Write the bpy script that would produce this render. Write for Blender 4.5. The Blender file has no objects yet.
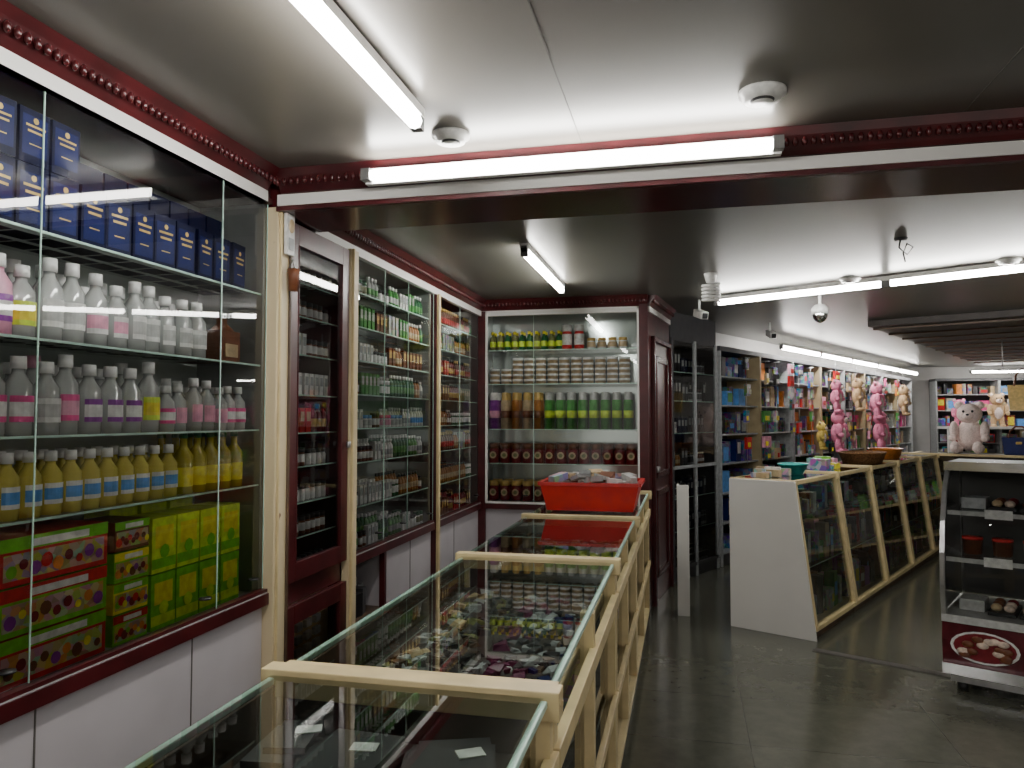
import bpy, math, random
from mathutils import Matrix, Vector
random.seed(7)
R=random.random
def U(a,b): return a+(b-a)*random.random()

# ------------------------------------------------------------ materials
MATS={}
def M(name,col=(.5,.5,.5),rough=.5,metal=0.,var=.12,scale=15.,emis=0.,bump=0.,col2=None,spec=.5,lo=.35,hi=.65):
    if name in MATS: return MATS[name]
    m=bpy.data.materials.new(name); m.use_nodes=True
    nt=m.node_tree; b=nt.nodes['Principled BSDF']
    tc=nt.nodes.new('ShaderNodeTexCoord'); n=nt.nodes.new('ShaderNodeTexNoise')
    n.inputs['Scale'].default_value=scale; n.inputs['Detail'].default_value=3
    nt.links.new(tc.outputs['Object'],n.inputs['Vector'])
    r=nt.nodes.new('ShaderNodeValToRGB')
    r.color_ramp.elements[0].position=lo; r.color_ramp.elements[1].position=hi
    c1=[max(0,c*(1-var)) for c in col]; c2=col2 or [min(1,c*(1+var)) for c in col]
    r.color_ramp.elements[0].color=(*c1,1); r.color_ramp.elements[1].color=(*c2,1)
    nt.links.new(n.outputs['Fac'],r.inputs['Fac']); nt.links.new(r.outputs['Color'],b.inputs['Base Color'])
    b.inputs['Roughness'].default_value=rough; b.inputs['Metallic'].default_value=metal
    b.inputs['Specular IOR Level'].default_value=spec
    if emis:
        b.inputs['Emission Color'].default_value=(*col,1); b.inputs['Emission Strength'].default_value=emis
    if bump:
        bp=nt.nodes.new('ShaderNodeBump'); bp.inputs['Strength'].default_value=bump; bp.inputs['Distance'].default_value=.01
        nt.links.new(n.outputs['Fac'],bp.inputs['Height']); nt.links.new(bp.outputs['Normal'],b.inputs['Normal'])
    MATS[name]=m; return m
def Mprint(name,base,scale=25.,amt=.6,rough=.35,val=.8):
    m=bpy.data.materials.new(name); m.use_nodes=True
    nt=m.node_tree; b=nt.nodes['Principled BSDF']
    tc=nt.nodes.new('ShaderNodeTexCoord'); v=nt.nodes.new('ShaderNodeTexVoronoi'); v.inputs['Scale'].default_value=scale
    nt.links.new(tc.outputs['Object'],v.inputs['Vector'])
    h=nt.nodes.new('ShaderNodeHueSaturation'); h.inputs['Saturation'].default_value=1.2; h.inputs['Value'].default_value=val
    nt.links.new(v.outputs['Color'],h.inputs['Color'])
    mx=nt.nodes.new('ShaderNodeMix'); mx.data_type='RGBA'
    mx.inputs['A'].default_value=(*base,1); mx.inputs['Factor'].default_value=amt
    nt.links.new(h.outputs['Color'],mx.inputs['B']); nt.links.new(mx.outputs['Result'],b.inputs['Base Color'])
    b.inputs['Roughness'].default_value=rough
    MATS[name]=m
def Mglass(name,tint=(.93,.97,.95),refl=1.0,body=None,bodyamt=0.):
    m=bpy.data.materials.new(name); m.use_nodes=True; nt=m.node_tree; nt.nodes.clear()
    o=nt.nodes.new('ShaderNodeOutputMaterial'); t=nt.nodes.new('ShaderNodeBsdfTransparent'); g=nt.nodes.new('ShaderNodeBsdfGlossy')
    t.inputs[0].default_value=(*tint,1); g.inputs['Roughness'].default_value=.015 if not body else .06
    f=nt.nodes.new('ShaderNodeFresnel'); f.inputs[0].default_value=1.5
    mu=nt.nodes.new('ShaderNodeMath'); mu.operation='MULTIPLY'; mu.inputs[1].default_value=refl; mu.use_clamp=True
    nt.links.new(f.outputs[0],mu.inputs[0])
    mx=nt.nodes.new('ShaderNodeMixShader'); nt.links.new(mu.outputs[0],mx.inputs[0])
    src=t.outputs[0]
    if body:
        p=nt.nodes.new('ShaderNodeBsdfDiffuse'); p.inputs['Color'].default_value=(*body,1)
        m2=nt.nodes.new('ShaderNodeMixShader'); m2.inputs[0].default_value=bodyamt
        nt.links.new(src,m2.inputs[1]); nt.links.new(p.outputs[0],m2.inputs[2]); src=m2.outputs[0]
    nt.links.new(src,mx.inputs[1]); nt.links.new(g.outputs[0],mx.inputs[2]); nt.links.new(mx.outputs[0],o.inputs[0])
    MATS[name]=m
Mglass('glass',tint=(.98,.995,.99),refl=1.15); Mglass('glass_top',tint=(.84,.92,.88),refl=1.6); Mglass('glass_shelf',tint=(.93,.98,.95),refl=1.0)
Mglass('clear_plastic',tint=(.97,.99,.98),body=(.92,.95,.93),bodyamt=.46,refl=1.6)
Mglass('oil_glass',tint=(1,.95,.5),body=(1.,.86,.20),bodyamt=.68,refl=1.4)
Mglass('olive_glass',tint=(.8,.82,.2),body=(.62,.52,.05),bodyamt=.7,refl=1.4)
M('glass_edge',(.55,.78,.68),.3)
M('darkred',(.062,.007,.009),.32,var=.3,scale=6)
M('darkred_gloss',(.07,.010,.012),.22,var=.2,scale=6)
M('white_paint',(.80,.79,.76),.4,var=.02,scale=4)
M('lilac',(.54,.51,.54),.45,var=.05,scale=3)
M('cream',(.72,.58,.31),.4,var=.12,scale=9)
M('cream_dull',(.42,.34,.2),.4,var=.12,scale=9)
M('cream_chip',(.22,.10,.04),.5,var=.2,scale=6,col2=(.72,.60,.38),lo=.27,hi=.30)
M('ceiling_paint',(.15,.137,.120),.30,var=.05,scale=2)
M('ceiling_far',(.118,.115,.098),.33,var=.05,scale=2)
M('seam',(.12,.11,.1),.6); M('black',(.015,.015,.017),.4); M('darkgrey',(.06,.06,.065),.5)
M('wall_paint',(.4,.39,.38),.6,var=.08,scale=3)
M('mirror_back',(.62,.70,.67),.12,metal=.55,var=.05,scale=3)
M('back_soft',(.52,.58,.55),.25,metal=.1,var=.05,scale=3)
M('back_dark',(.05,.05,.05),.3,var=.2,scale=4)
M('back_grey',(.35,.37,.36),.3,var=.1,scale=4)
M('cap_white',(.88,.88,.87),.35); M('chrome',(.75,.75,.76),.15,metal=1.)
M('steel',(.6,.6,.61),.3,metal=1.)
M('tube_on',(1,.975,.92),.5,emis=68.)
M('tube_fix',(.85,.85,.83),.4); M('tube_end',(.15,.15,.15),.4)
M('blue',(.006,.014,.10),.5,var=.15,spec=.25); M('navy',(.003,.005,.035),.5,var=.15,spec=.2)
for n,c in dict(pink=(.85,.08,.32),lpink=(.88,.40,.56),purple=(.28,.04,.36),lblue=(.12,.36,.8),
    green=(.20,.60,.04),dgreen=(.02,.15,.05),lime=(.70,.88,.07),yellow=(.95,.78,.05),orange=(.8,.27,.05),red=(.6,.02,.02),
    maroon=(.2,.012,.02),brown=(.18,.06,.025),amber=(.42,.16,.03),tan=(.58,.44,.26),white=(.84,.84,.82),greyp=(.4,.42,.43),
    gold=(.7,.48,.14),teal=(.03,.4,.38),wine=(.14,.02,.07),silver=(.55,.56,.55),olive=(.2,.22,.08),mgreen=(.08,.33,.07)).items():
    M(n,c,.35,var=.15,scale=30)
Mprint('print_fruit',(.6,.45,.10),38,.45); Mprint('print_toy',(.1,.22,.5),22,.6,val=.65); Mprint('print_red',(.6,.05,.04),30,.5,val=.7)
Mprint('print_white',(.6,.6,.6),26,.45,val=.8); Mprint('print_blue',(.02,.06,.33),24,.4,val=.6); Mprint('print_grey',(.2,.2,.2),40,.3)
Mprint('print_dark',(.03,.03,.04),30,.35,val=.6)
for n,c in dict(pink=(.88,.28,.45),white=(.85,.70,.66),tan=(.62,.42,.24),yellow=(.8,.6,.15),red=(.6,.05,.06)).items(): M('plush_'+n,c,.95,bump=.8,scale=60)
M('red_plastic',(.62,.015,.015),.3,var=.08); M('wood_brown',(.10,.06,.035),.45,var=.3,scale=8); M('deck_dark',(.045,.035,.03),.5,var=.2,scale=8)
M('wicker',(.3,.14,.05),.7,bump=.8,scale=60,var=.4)
M('maroon_panel',(.10,.008,.015),.2,var=.2); M('food_cream',(.75,.6,.5),.5,var=.3,scale=40)

def floor_mat():
    m=bpy.data.materials.new('floor_stone'); m.use_nodes=True; nt=m.node_tree; b=nt.nodes['Principled BSDF']
    tc=nt.nodes.new('ShaderNodeTexCoord')
    n=nt.nodes.new('ShaderNodeTexNoise'); n.inputs['Scale'].default_value=9; n.inputs['Detail'].default_value=9; n.inputs['Roughness'].default_value=.7
    r=nt.nodes.new('ShaderNodeValToRGB'); r.color_ramp.elements[0].position=.2; r.color_ramp.elements[1].position=.8
    r.color_ramp.elements[0].color=(.078,.082,.062,1); r.color_ramp.elements[1].color=(.145,.147,.114,1)
    br=nt.nodes.new('ShaderNodeTexBrick'); br.inputs['Scale'].default_value=1; br.offset=0
    br.inputs['Brick Width'].default_value=.9; br.inputs['Row Height'].default_value=.6; br.inputs['Mortar Size'].default_value=.003
    br.inputs['Color1'].default_value=(1,1,1,1); br.inputs['Color2'].default_value=(.88,.88,.88,1); br.inputs['Mortar'].default_value=(.6,.6,.6,1)
    mx=nt.nodes.new('ShaderNodeMix'); mx.data_type='RGBA'; mx.blend_type='MULTIPLY'; mx.inputs['Factor'].default_value=1
    nt.links.new(tc.outputs['Object'],n.inputs['Vector']); nt.links.new(tc.outputs['Object'],br.inputs['Vector'])
    nt.links.new(n.outputs['Fac'],r.inputs['Fac']); nt.links.new(r.outputs['Color'],mx.inputs['A']); nt.links.new(br.outputs['Color'],mx.inputs['B'])
    nt.links.new(mx.outputs['Result'],b.inputs['Base Color'])
    mr=nt.nodes.new('ShaderNodeMapRange'); mr.inputs['To Min'].default_value=.14; mr.inputs['To Max'].default_value=.23
    b.inputs['Specular IOR Level'].default_value=.8
    nt.links.new(n.outputs['Fac'],mr.inputs['Value']); nt.links.new(mr.outputs['Result'],b.inputs['Roughness'])
    n2=nt.nodes.new('ShaderNodeTexNoise'); n2.inputs['Scale'].default_value=3; nt.links.new(tc.outputs['Object'],n2.inputs['Vector'])
    bp=nt.nodes.new('ShaderNodeBump'); bp.inputs['Strength'].default_value=.12; bp.inputs['Distance'].default_value=.02
    nt.links.new(n2.outputs['Fac'],bp.inputs['Height']); nt.links.new(bp.outputs['Normal'],b.inputs['Normal'])
    MATS['floor_stone']=m
floor_mat()

# ------------------------------------------------------------ mesh builder
class MB:
    def __init__(s,F=None):
        s.v=[];s.f=[];s.m=[];s.sm=[];s.slots=[];s.F=F or Matrix()
    def slot(s,m):
        if m not in s.slots: s.slots.append(m)
        return s.slots.index(m)
    def av(s,p): s.v.append(tuple(s.F@Vector(p))); return len(s.v)-1
    def face(s,idx,m,sm=False): s.f.append(idx); s.m.append(s.slot(m)); s.sm.append(sm)
    def quad(s,a,b,c,d,m): s.face([s.av(p) for p in (a,b,c,d)],m)
    def poly(s,pts,m): s.face([s.av(p) for p in pts],m)
    def hexa(s,P,m):
        i=[s.av(p) for p in P]
        for q in ((0,3,2,1),(4,5,6,7),(0,1,5,4),(1,2,6,5),(2,3,7,6),(3,0,4,7)): s.face([i[k] for k in q],m)
    def box(s,x0,x1,y0,y1,z0,z1,m):
        s.hexa([(x0,y0,z0),(x1,y0,z0),(x1,y1,z0),(x0,y1,z0),(x0,y0,z1),(x1,y0,z1),(x1,y1,z1),(x0,y1,z1)],m)
    def rbox(s,cx,cy,z,w,d,h,ang,m,tilt=0):
        c,sn=math.cos(ang),math.sin(ang); P=[]
        for zz in (0,h):
            for (a,b) in ((-w/2,-d/2),(w/2,-d/2),(w/2,d/2),(-w/2,d/2)):
                P.append((cx+a*c-b*sn,cy+a*sn+b*c,z+zz+tilt*a))
        s.hexa(P,m)
    def beam(s,p0,p1,w,h,m,up=(0,0,1)):
        p0=Vector(p0);p1=Vector(p1);d=(p1-p0).normalized();upv=Vector(up)
        if abs(d.dot(upv))>.95: upv=Vector((0,1,0))
        sd=d.cross(upv).normalized(); u2=sd.cross(d).normalized()
        P=[]
        for p in (p0,p1):
            for a,b in ((-1,-1),(1,-1),(1,1),(-1,1)): P.append(p+sd*(a*w/2)+u2*(b*h/2))
        s.hexa(P,m)
    def lathe(s,prof,seg,loc,mats,sm=True,sx=1,sy=1):
        x,y,z=loc; rings=[]
        for r,h in prof:
            if r<1e-6: rings.append([s.av((x,y,z+h))])
            else: rings.append([s.av((x+sx*r*math.cos(2*math.pi*k/seg),y+sy*r*math.sin(2*math.pi*k/seg),z+h)) for k in range(seg)])
        for i in range(len(prof)-1):
            a,b=rings[i],rings[i+1]; m=mats[i] if isinstance(mats,(list,tuple)) else mats
            for k in range(seg):
                k2=(k+1)%seg
                if len(a)==1 and len(b)==1: continue
                if len(a)==1: s.face([a[0],b[k2],b[k]],m,sm)
                elif len(b)==1: s.face([a[k],a[k2],b[0]],m,sm)
                else: s.face([a[k],a[k2],b[k2],b[k]],m,sm)
    def ell(s,c,r,m,seg=12,rings=8):
        if not isinstance(r,(tuple,list)): r=(r,r,r)
        prof=[(math.sin(math.pi*i/rings),-r[2]*math.cos(math.pi*i/rings)) for i in range(rings+1)]
        prof[0]=(0,-r[2]);prof[-1]=(0,r[2])
        s.lathe(prof,seg,c,m,True,r[0],r[1])
    def tube(s,pts,r,m,seg=8,close=False):
        pts=[Vector(p) for p in pts]; rings=[]; n=len(pts)
        for i,p in enumerate(pts):
            if close: d=pts[(i+1)%n]-pts[i-1]
            else: d=pts[min(i+1,n-1)]-pts[max(i-1,0)]
            d.normalize(); up=Vector((0,0,1)) if abs(d.z)<.9 else Vector((1,0,0))
            a=d.cross(up).normalized(); b=a.cross(d)
            rings.append([s.av(p+a*(r*math.cos(2*math.pi*k/seg))+b*(r*math.sin(2*math.pi*k/seg))) for k in range(seg)])
        for i in range(n if close else n-1):
            A=rings[i];B=rings[(i+1)%n]
            for k in range(seg): s.face([A[k],A[(k+1)%seg],B[(k+1)%seg],B[k]],m,True)
        if not close:
            s.face(rings[0][::-1],m); s.face(rings[-1],m)
    def extrude(s,poly,x0,x1,m):
        n=len(poly);A=[s.av((x0,y,z)) for y,z in poly];B=[s.av((x1,y,z)) for y,z in poly]
        for k in range(n): s.face([A[k],A[(k+1)%n],B[(k+1)%n],B[k]],m)
        s.face(A[::-1],m); s.face(B,m)
    def build(s,name,bevel=0):
        me=bpy.data.meshes.new(name)
        xs=[p[0] for p in s.v];ys=[p[1] for p in s.v];zs=[p[2] for p in s.v]
        o=Vector(((min(xs)+max(xs))/2,(min(ys)+max(ys))/2,min(zs)))
        me.from_pydata([tuple(Vector(p)-o) for p in s.v],[],s.f)
        for n in s.slots: me.materials.append(MATS[n])
        me.polygons.foreach_set('material_index',s.m); me.polygons.foreach_set('use_smooth',s.sm)
        me.update()
        ob=bpy.data.objects.new(name,me); ob.location=o; bpy.context.collection.objects.link(ob)
        if bevel:
            b=ob.modifiers.new('bevel','BEVEL'); b.width=bevel; b.segments=2; b.limit_method='ANGLE'; b.angle_limit=.9
        return ob
def FR(ox,oy,deg,oz=0): return Matrix.Translation((ox,oy,oz))@Matrix.Rotation(math.radians(deg),4,'Z')

LW=FR(-1.65,0,90)
BK=FR(0,5.98,0)
TH=63.3
SH=FR(0,7.2,TH)
CF=2.46; CN=2.50

# ------------------------------------------------------------ room shell
def simple(name,x0,x1,y0,y1,z0,z1,m,F=None):
    mb=MB(F); mb.box(x0,x1,y0,y1,z0,z1,m); return mb.build(name)
simple('floor',-2.05,8,-2.5,17,-.1,0,'floor_stone')
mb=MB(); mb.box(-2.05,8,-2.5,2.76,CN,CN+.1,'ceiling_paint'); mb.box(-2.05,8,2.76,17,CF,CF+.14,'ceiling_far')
for x in (-.36,.9,2.2): mb.box(x,x+.003,-2.5,2.75,CN-.0015,CN+.01,'seam')
mb.box(-1.6,8,1.0,1.003,CN-.0012,CN+.01,'seam')
mb.build('ceiling')
simple('wall_left',-2.05,-1.985,-2.5,6.42,0,CN,'wall_paint')
simple('wall_back',-1.985,-.30,6.34,6.42,0,CF,'wall_paint')
simple('wall_diagonal',.0,9.6,.42,.5,0,CF,'wall_paint',SH)
simple('wall_far',3.7,8,16.0,16.1,0,CF,'wall_paint')
simple('wall_right',7.9,8,-2.5,16,0,CN,'wall_paint')

# beam
mb=MB(); mb.box(-1.985,8,2.76,3.10,2.34,CF,'darkred_gloss')
mb.box(-1.62,8,2.742,2.76,2.362,2.408,'white_paint'); mb.box(-1.62,8,2.735,2.76,2.34,2.358,'darkred')
mb.extrude([(2.76,2.41),(2.735,2.41),(2.725,2.425),(2.70,2.47),(2.69,2.499),(2.76,2.499)],-1.6,8,'darkred')
x=-1.6
while x<5: mb.ell((x,2.708,2.45),(.011,.012,.018),'darkred_gloss',6,4); x+=.03
mb.build('ceiling_beam')

def crown(name,F,x0,x1,zc,proj=.05,step=.03):
    mb=MB(F)
    mb.extrude([(.02,zc-.085),(-.01,zc-.085),(-.02,zc-.07),(-.02-proj*.6,zc-.025),(-.02-proj,zc-.001),(.02,zc-.001)],x0,x1,'darkred')
    mb.box(x0,x1,-.014,.02,zc-.13,zc-.087,'white_paint')
    x=x0+.02
    while x<x1:
        mb.ell((x,-.02-proj*.45,zc-.045),(.011,.012,.018),'darkred_gloss',6,4); x+=step
    return mb.build(name)
crown('trim_1',LW,-.5,2.70,CN)
crown('trim_2',LW,3.10,5.98,CF)
crown('trim_3',BK,-1.65,-.28,CF)
DG=FR(-.28,5.98,81.3)
crown('trim_4',DG,0,.95,CF)

# ------------------------------------------------------------ cabinets
def cabinet(name,F,x0,x1,shelves,doors,zb=.80,zt=2.37,D=.33,top=CF,frame='darkred',back='mirror_back',base='lilac',seams=(),lowopen=None):
    mb=MB(F)
    if base:
        if lowopen:
            a,b=lowopen
            if a>x0: mb.box(x0,a,.012,D,.06,zb-.05,base)
            mb.box(b,x1,.012,D,.06,zb-.05,base)
            mb.box(a,b,D-.03,D,.06,zb-.05,'back_dark'); mb.box(a,b,.02,D,.06,.08,'wood_brown'); mb.box(a,b,.02,D,.42,.435,'wood_brown')
            mb.box(a-.0,a+.03,0,.03,.06,zb-.05,frame); mb.box(b-.03,b,0,.03,.06,zb-.05,frame)
        else: mb.box(x0,x1,.012,D,.06,zb-.05,base)
        for s in seams: mb.box(s,s+.004,.009,.02,.06,zb-.05,'seam')
        mb.box(x0,x1,.03,D,0,.06,'black')
    mb.box(x0,x1,-.018,D,zb-.05,zb-.005,frame)
    mb.box(x0,x1,-.012,D,zb-.005,zb,'greyp')
    mb.box(x0,x1,-.012,D,zt,zt+.02,frame)
    mb.box(x0,x1,.0,D,zt+.02,top,frame)
    mb.box(x0,x1,D-.012,D,zb,zt,back)
    mb.box(x0,x0+.015,.02,D-.012,zb,zt,'back_grey'); mb.box(x1-.015,x1,.02,D-.012,zb,zt,'back_grey')
    for z in shelves:
        mb.quad((x0+.015,.03,z),(x1-.015,.03,z),(x1-.015,D-.015,z),(x0+.015,D-.015,z),'glass_shelf')
        mb.box(x0+.015,x1-.015,.026,.03,z-.007,z,'glass_edge')
    for i in range(len(doors)-1):
        y=.0 if i%2==0 else .012
        a,b=doors[i],doors[i+1]
        mb.quad((a,y,zb),(b+.03*(i<len(doors)-2),y,zb),(b+.03*(i<len(doors)-2),y,zt),(a,y,zt),'glass')
        mb.box(b-.0015,b+.0015,y-.002,y+.002,zb,zt,'glass_edge')
        mb.lathe([(0,0),(.022,0),(.022,.006),(0,.006)],10,(b-.07,y-.003,zb+.06),'black')
    mb.box(x0,x1,-.012,.018,zb,zb+.012,frame)
    return mb.build(name)
SA=[2.00,1.71,1.45,1.23]
cabinet('glass_display_cabinet',LW,-.3,2.74,SA,[-.3,.7,1.64,2.42,2.74],top=CN,seams=(.4,1.05,1.66,2.3),back='back_soft')
SC=[2.16,1.98,1.80,1.62,1.44,1.26,1.03]
cabinet('glass_display_cabinet',LW,3.53,4.79,SC,[3.53,3.95,4.35,4.79],lowopen=(3.55,4.0),seams=(4.4,))
cabinet('glass_display_cabinet',LW,4.90,5.97,SC,[4.90,5.40,5.97],seams=(5.3,))
SE=[2.05,1.77,1.40,1.12]
cabinet('glass_display_cabinet',BK,-1.64,-.35,SE,[-1.64,-1.2,-.35],seams=(-1.2,-.8))
mb=MB(BK); mb.box(-.35,-.28,-.02,.33,0,CF,'darkred'); mb.box(-1.665,-1.60,-.02,0,.0,2.37,'darkred'); mb.box(-1.60,-1.585,-.025,0,.8,2.37,'white_paint')
mb.box(-1.60,-.35,-.022,-.002,.795,.812,'white_paint'); mb.box(-.365,-.35,-.025,0,.8,2.37,'white_paint'); mb.box(-1.60,-.35,-.025,0,2.355,2.37,'white_paint')
mb.build('trim_5')
# narrow hinged door cabinet
mb=MB(LW)
x0,x1=2.86,3.43
mb.box(x0,x1,.0,.33,0,.08,'black'); mb.box(x0,x1,.31,.33,.08,2.34,'back_soft')
mb.box(x0,x0+.02,.0,.31,.08,2.34,'darkred'); mb.box(x1-.02,x1,.0,.31,.08,2.34,'darkred'); mb.box(x0,x1,0,.33,2.34,CF,'darkred')
mb.box(x0,x1,0,.31,.70,.80,'darkred')
for a,b in ((x0+.005,x0+.065),(x1-.075,x1-.005)):
    mb.box(a,b,-.03,-.002,.80,2.33,'darkred'); mb.box(a,b,-.03,-.002,.1,.70,'darkred')
for z0,z1 in ((.80,.88),(2.24,2.33),(.62,.70),(.1,.30)): mb.box(x0+.065,x1-.075,-.03,-.002,z0,z1,'darkred')
mb.box(x0+.065,x0+.07,-.034,-.002,.88,2.24,'darkred_gloss')
mb.quad((x0+.06,-.015,.88),(x1-.07,-.015,.88),(x1-.07,-.015,2.24),(x0+.06,-.015,2.24),'glass')
mb.quad((x0+.06,-.015,.30),(x1-.07,-.015,.30),(x1-.07,-.015,.62),(x0+.06,-.015,.62),'glass')
mb.box(x0+.02,x1-.02,.06,.08,.12,.69,'cream')
SB=[2.10,1.95,1.78,1.60,1.43,1.28,1.12,.97]
for z in SB:
    mb.quad((x0+.02,.02,z),(x1-.02,.02,z),(x1-.02,.30,z),(x0+.02,.30,z),'glass_shelf'); mb.box(x0+.02,x1-.02,.016,.02,z-.007,z,'glass_edge')
for i in range(4):
    for j in range(5): mb.rbox(x0+.12+i*.085,.03,.33+j*.055,.05,.02,.035,0,random.choice(['white','greyp','silver']))
mb.lathe([(0,0),(.012,0),(.012,.03),(0,.03)],8,(x1-.04,-.05,1.35),'steel')
mb.build('glazed_cupboard',.003)
mb=MB(LW); mb.box(2.745,2.855,-.035,.05,0,2.36,'cream_chip'); mb.box(2.755,2.768,-.045,-.035,0,2.36,'cream'); mb.box(2.83,2.845,-.045,-.035,0,2.36,'wood_brown')
mb.build('wooden_post',.004)
mb=MB(LW); mb.box(3.435,3.525,-.035,.05,0,2.34,'cream_chip'); mb.box(3.44,3.46,-.05,-.035,0,2.34,'cream'); mb.build('wooden_post',.004)
mb=MB(LW); mb.box(4.795,4.895,-.02,.05,0,2.33,'darkred'); mb.box(4.80,4.835,-.04,-.02,0,2.33,'cream'); mb.build('wooden_post',.004)
mb=MB(LW); mb.box(2.77,2.83,-.062,-.046,2.17,2.34,'white'); mb.ell((2.80,-.065,2.29),(.02,.008,.03),'tan',8,6); mb.box(2.78,2.82,-.065,-.062,2.19,2.24,'greyp'); mb.build('wall_plaque',.002)
mb=MB(LW); mb.lathe([(0,0),(.018,0),(.023,.06),(.026,.09),(0,.09)],12,(2.80,-.075,2.02),'brown'); mb.tube([(2.80,-.047,2.10),(2.80,-.07,2.15),(2.80,-.08,2.11)],.004,'steel'); mb.build('incense_holder')

# diagonal dark-red door
mb=MB(DG); mb.box(0,.95,0,.06,0,2.38,'darkred')
for z0,z1 in ((.2,.9),(1.0,2.0)):
    mb.box(.25,.30,-.02,0,z0,z1,'darkred_gloss'); mb.box(.75,.80,-.02,0,z0,z1,'darkred_gloss'); mb.box(.25,.80,-.02,0,z0,z0+.05,'darkred_gloss'); mb.box(.25,.80,-.02,0,z1-.05,z1,'darkred_gloss')
mb.box(.12,.16,-.03,0,0,2.15,'darkred_gloss'); mb.box(.88,.92,-.03,0,0,2.15,'darkred_gloss'); mb.box(.12,.92,-.03,0,2.11,2.15,'darkred_gloss')
mb.lathe([(0,0),(.02,0),(.02,.05),(0,.05)],8,(.21,-.03,1.05),'steel')
mb.box(0,.95,0,.06,2.38,CF,'darkred')
mb.build('door_1',.003)

# ------------------------------------------------------------ goods
def bottle(mb,x,y,z,h,r,body,cap,label,seg=10,lab2=None):
    l2=lab2 or label
    p=[(0,0),(r,.0),(r,.18*h),(r*1.02,.19*h),(r*1.02,.36*h),(r*1.02,.46*h),(r,.47*h),(r*.95,.64*h),(r*.42,.79*h),(r*.42,.84*h),(r*.55,.84*h),(r*.52,h),(0,h)]
    mb.lathe(p,seg,(x,y,z),[body,body,label,label,l2,l2,body,body,body,cap,cap,cap])
def facelabel(mb,x,y,z,h,r,c1,c2,ang):
    n=7; R2=r*1.035
    for (za,zb,c) in ((.17,.24,c1),(.24,.42,c2),(.42,.5,c1)):
        for i in range(n):
            t0=ang-1.0+2.0*i/n; t1=ang-1.0+2.0*(i+1)/n
            mb.quad((x+R2*math.cos(t0),y+R2*math.sin(t0),z+za*h),(x+R2*math.cos(t1),y+R2*math.sin(t1),z+za*h),(x+R2*math.cos(t1),y+R2*math.sin(t1),z+zb*h),(x+R2*math.cos(t0),y+R2*math.sin(t0),z+zb*h),c)
def tallbottle(mb,x,y,z,h,r,body,cap,label,seg=10):
    p=[(0,0),(r,.0),(r,.12*h),(r*1.02,.13*h),(r*1.02,.42*h),(r,.43*h),(r,.62*h),(r*.4,.76*h),(r*.36,.9*h),(r*.45,.9*h),(r*.42,h),(0,h)]
    mb.lathe(p,seg,(x,y,z),[body,body,label,label,label,body,body,body,cap,cap,cap])
def jar(mb,x,y,z,h,r,body,cap,label,seg=10):
    p=[(0,0),(r*.95,0),(r,.06*h),(r,.18*h),(r*1.02,.19*h),(r*1.02,.62*h),(r,.63*h),(r*.85,.74*h),(r*.95,.75*h),(r*.95,h),(0,h)]
    mb.lathe(p,seg,(x,y,z),[body,body,body,label,label,label,body,cap,cap,cap])
def spray(mb,x,y,z,h,r,body,cap,label,seg=10):
    p=[(0,0),(r,0),(r,.3*h),(r*1.01,.3*h),(r*1.01,.5*h),(r,.5*h),(r,.76*h),(r*.8,.79*h),(r*.8,.97*h),(r*.7,h),(0,h)]
    mb.lathe(p,seg,(x,y,z),[body,body,label,label,label,body,body,cap,cap,cap])
def carton(mb,x,y,z,w,d,h,body,label,lab2=None,ang=0,l0=.45,l1=.85,lw=.38):
    mb.rbox(x,y,z,w,d,h,ang,body)
    c,s=math.cos(ang),math.sin(ang)
    def fp(a,zz,off=.0015):
        b=-d/2-off; return (x+a*c-b*s,y+a*s+b*c,z+zz)
    mb.quad(fp(-w*lw,h*l0),fp(w*lw,h*l0),fp(w*lw,h*l1),fp(-w*lw,h*l1),label)
    if lab2:
        q=.2*min(w,h)
        mb.quad(fp(-w*.5,h*.08),fp(w*.5,h*.08),fp(w*.5,h*.26),fp(-w*.5,h*.26),lab2)
        mb.poly([fp(q*math.cos(t*.785),h*.38+q*math.sin(t*.785),.003) for t in range(8)],lab2)
def fruitbox(mb,x,y,z,w,d,h,a,b):
    mb.rbox(x,y,z,w,d,h,0,a); f=y-d/2-.0015
    mb.quad((x-w*.5,f,z+h*.72),(x+w*.5,f,z+h*.72),(x+w*.5,f,z+h),(x-w*.5,f,z+h),b)
    mb.quad((x-w*.22,f-.001,z+h*.76),(x+w*.3,f-.001,z+h*.76),(x+w*.3,f-.001,z+h*.92),(x-w*.22,f-.001,z+h*.92),'white')
    mb.quad((x-w*.46,f,z+h*.12),(x+w*.46,f,z+h*.12),(x+w*.46,f,z+h*.66),(x-w*.46,f,z+h*.66),'print_fruit')
    for i in range(9):
        cx=x-w*.4+w*.8*i/8; q=h*U(.09,.16)
        mb.poly([(cx+q*math.cos(t*.628),f-.002-.0002*i,z+h*U(.3,.31)+h*.12*(i%2)+q*math.sin(t*.628)) for t in range(10)],random.choice(['orange','yellow','red','green','purple','brown','maroon']))

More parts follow.
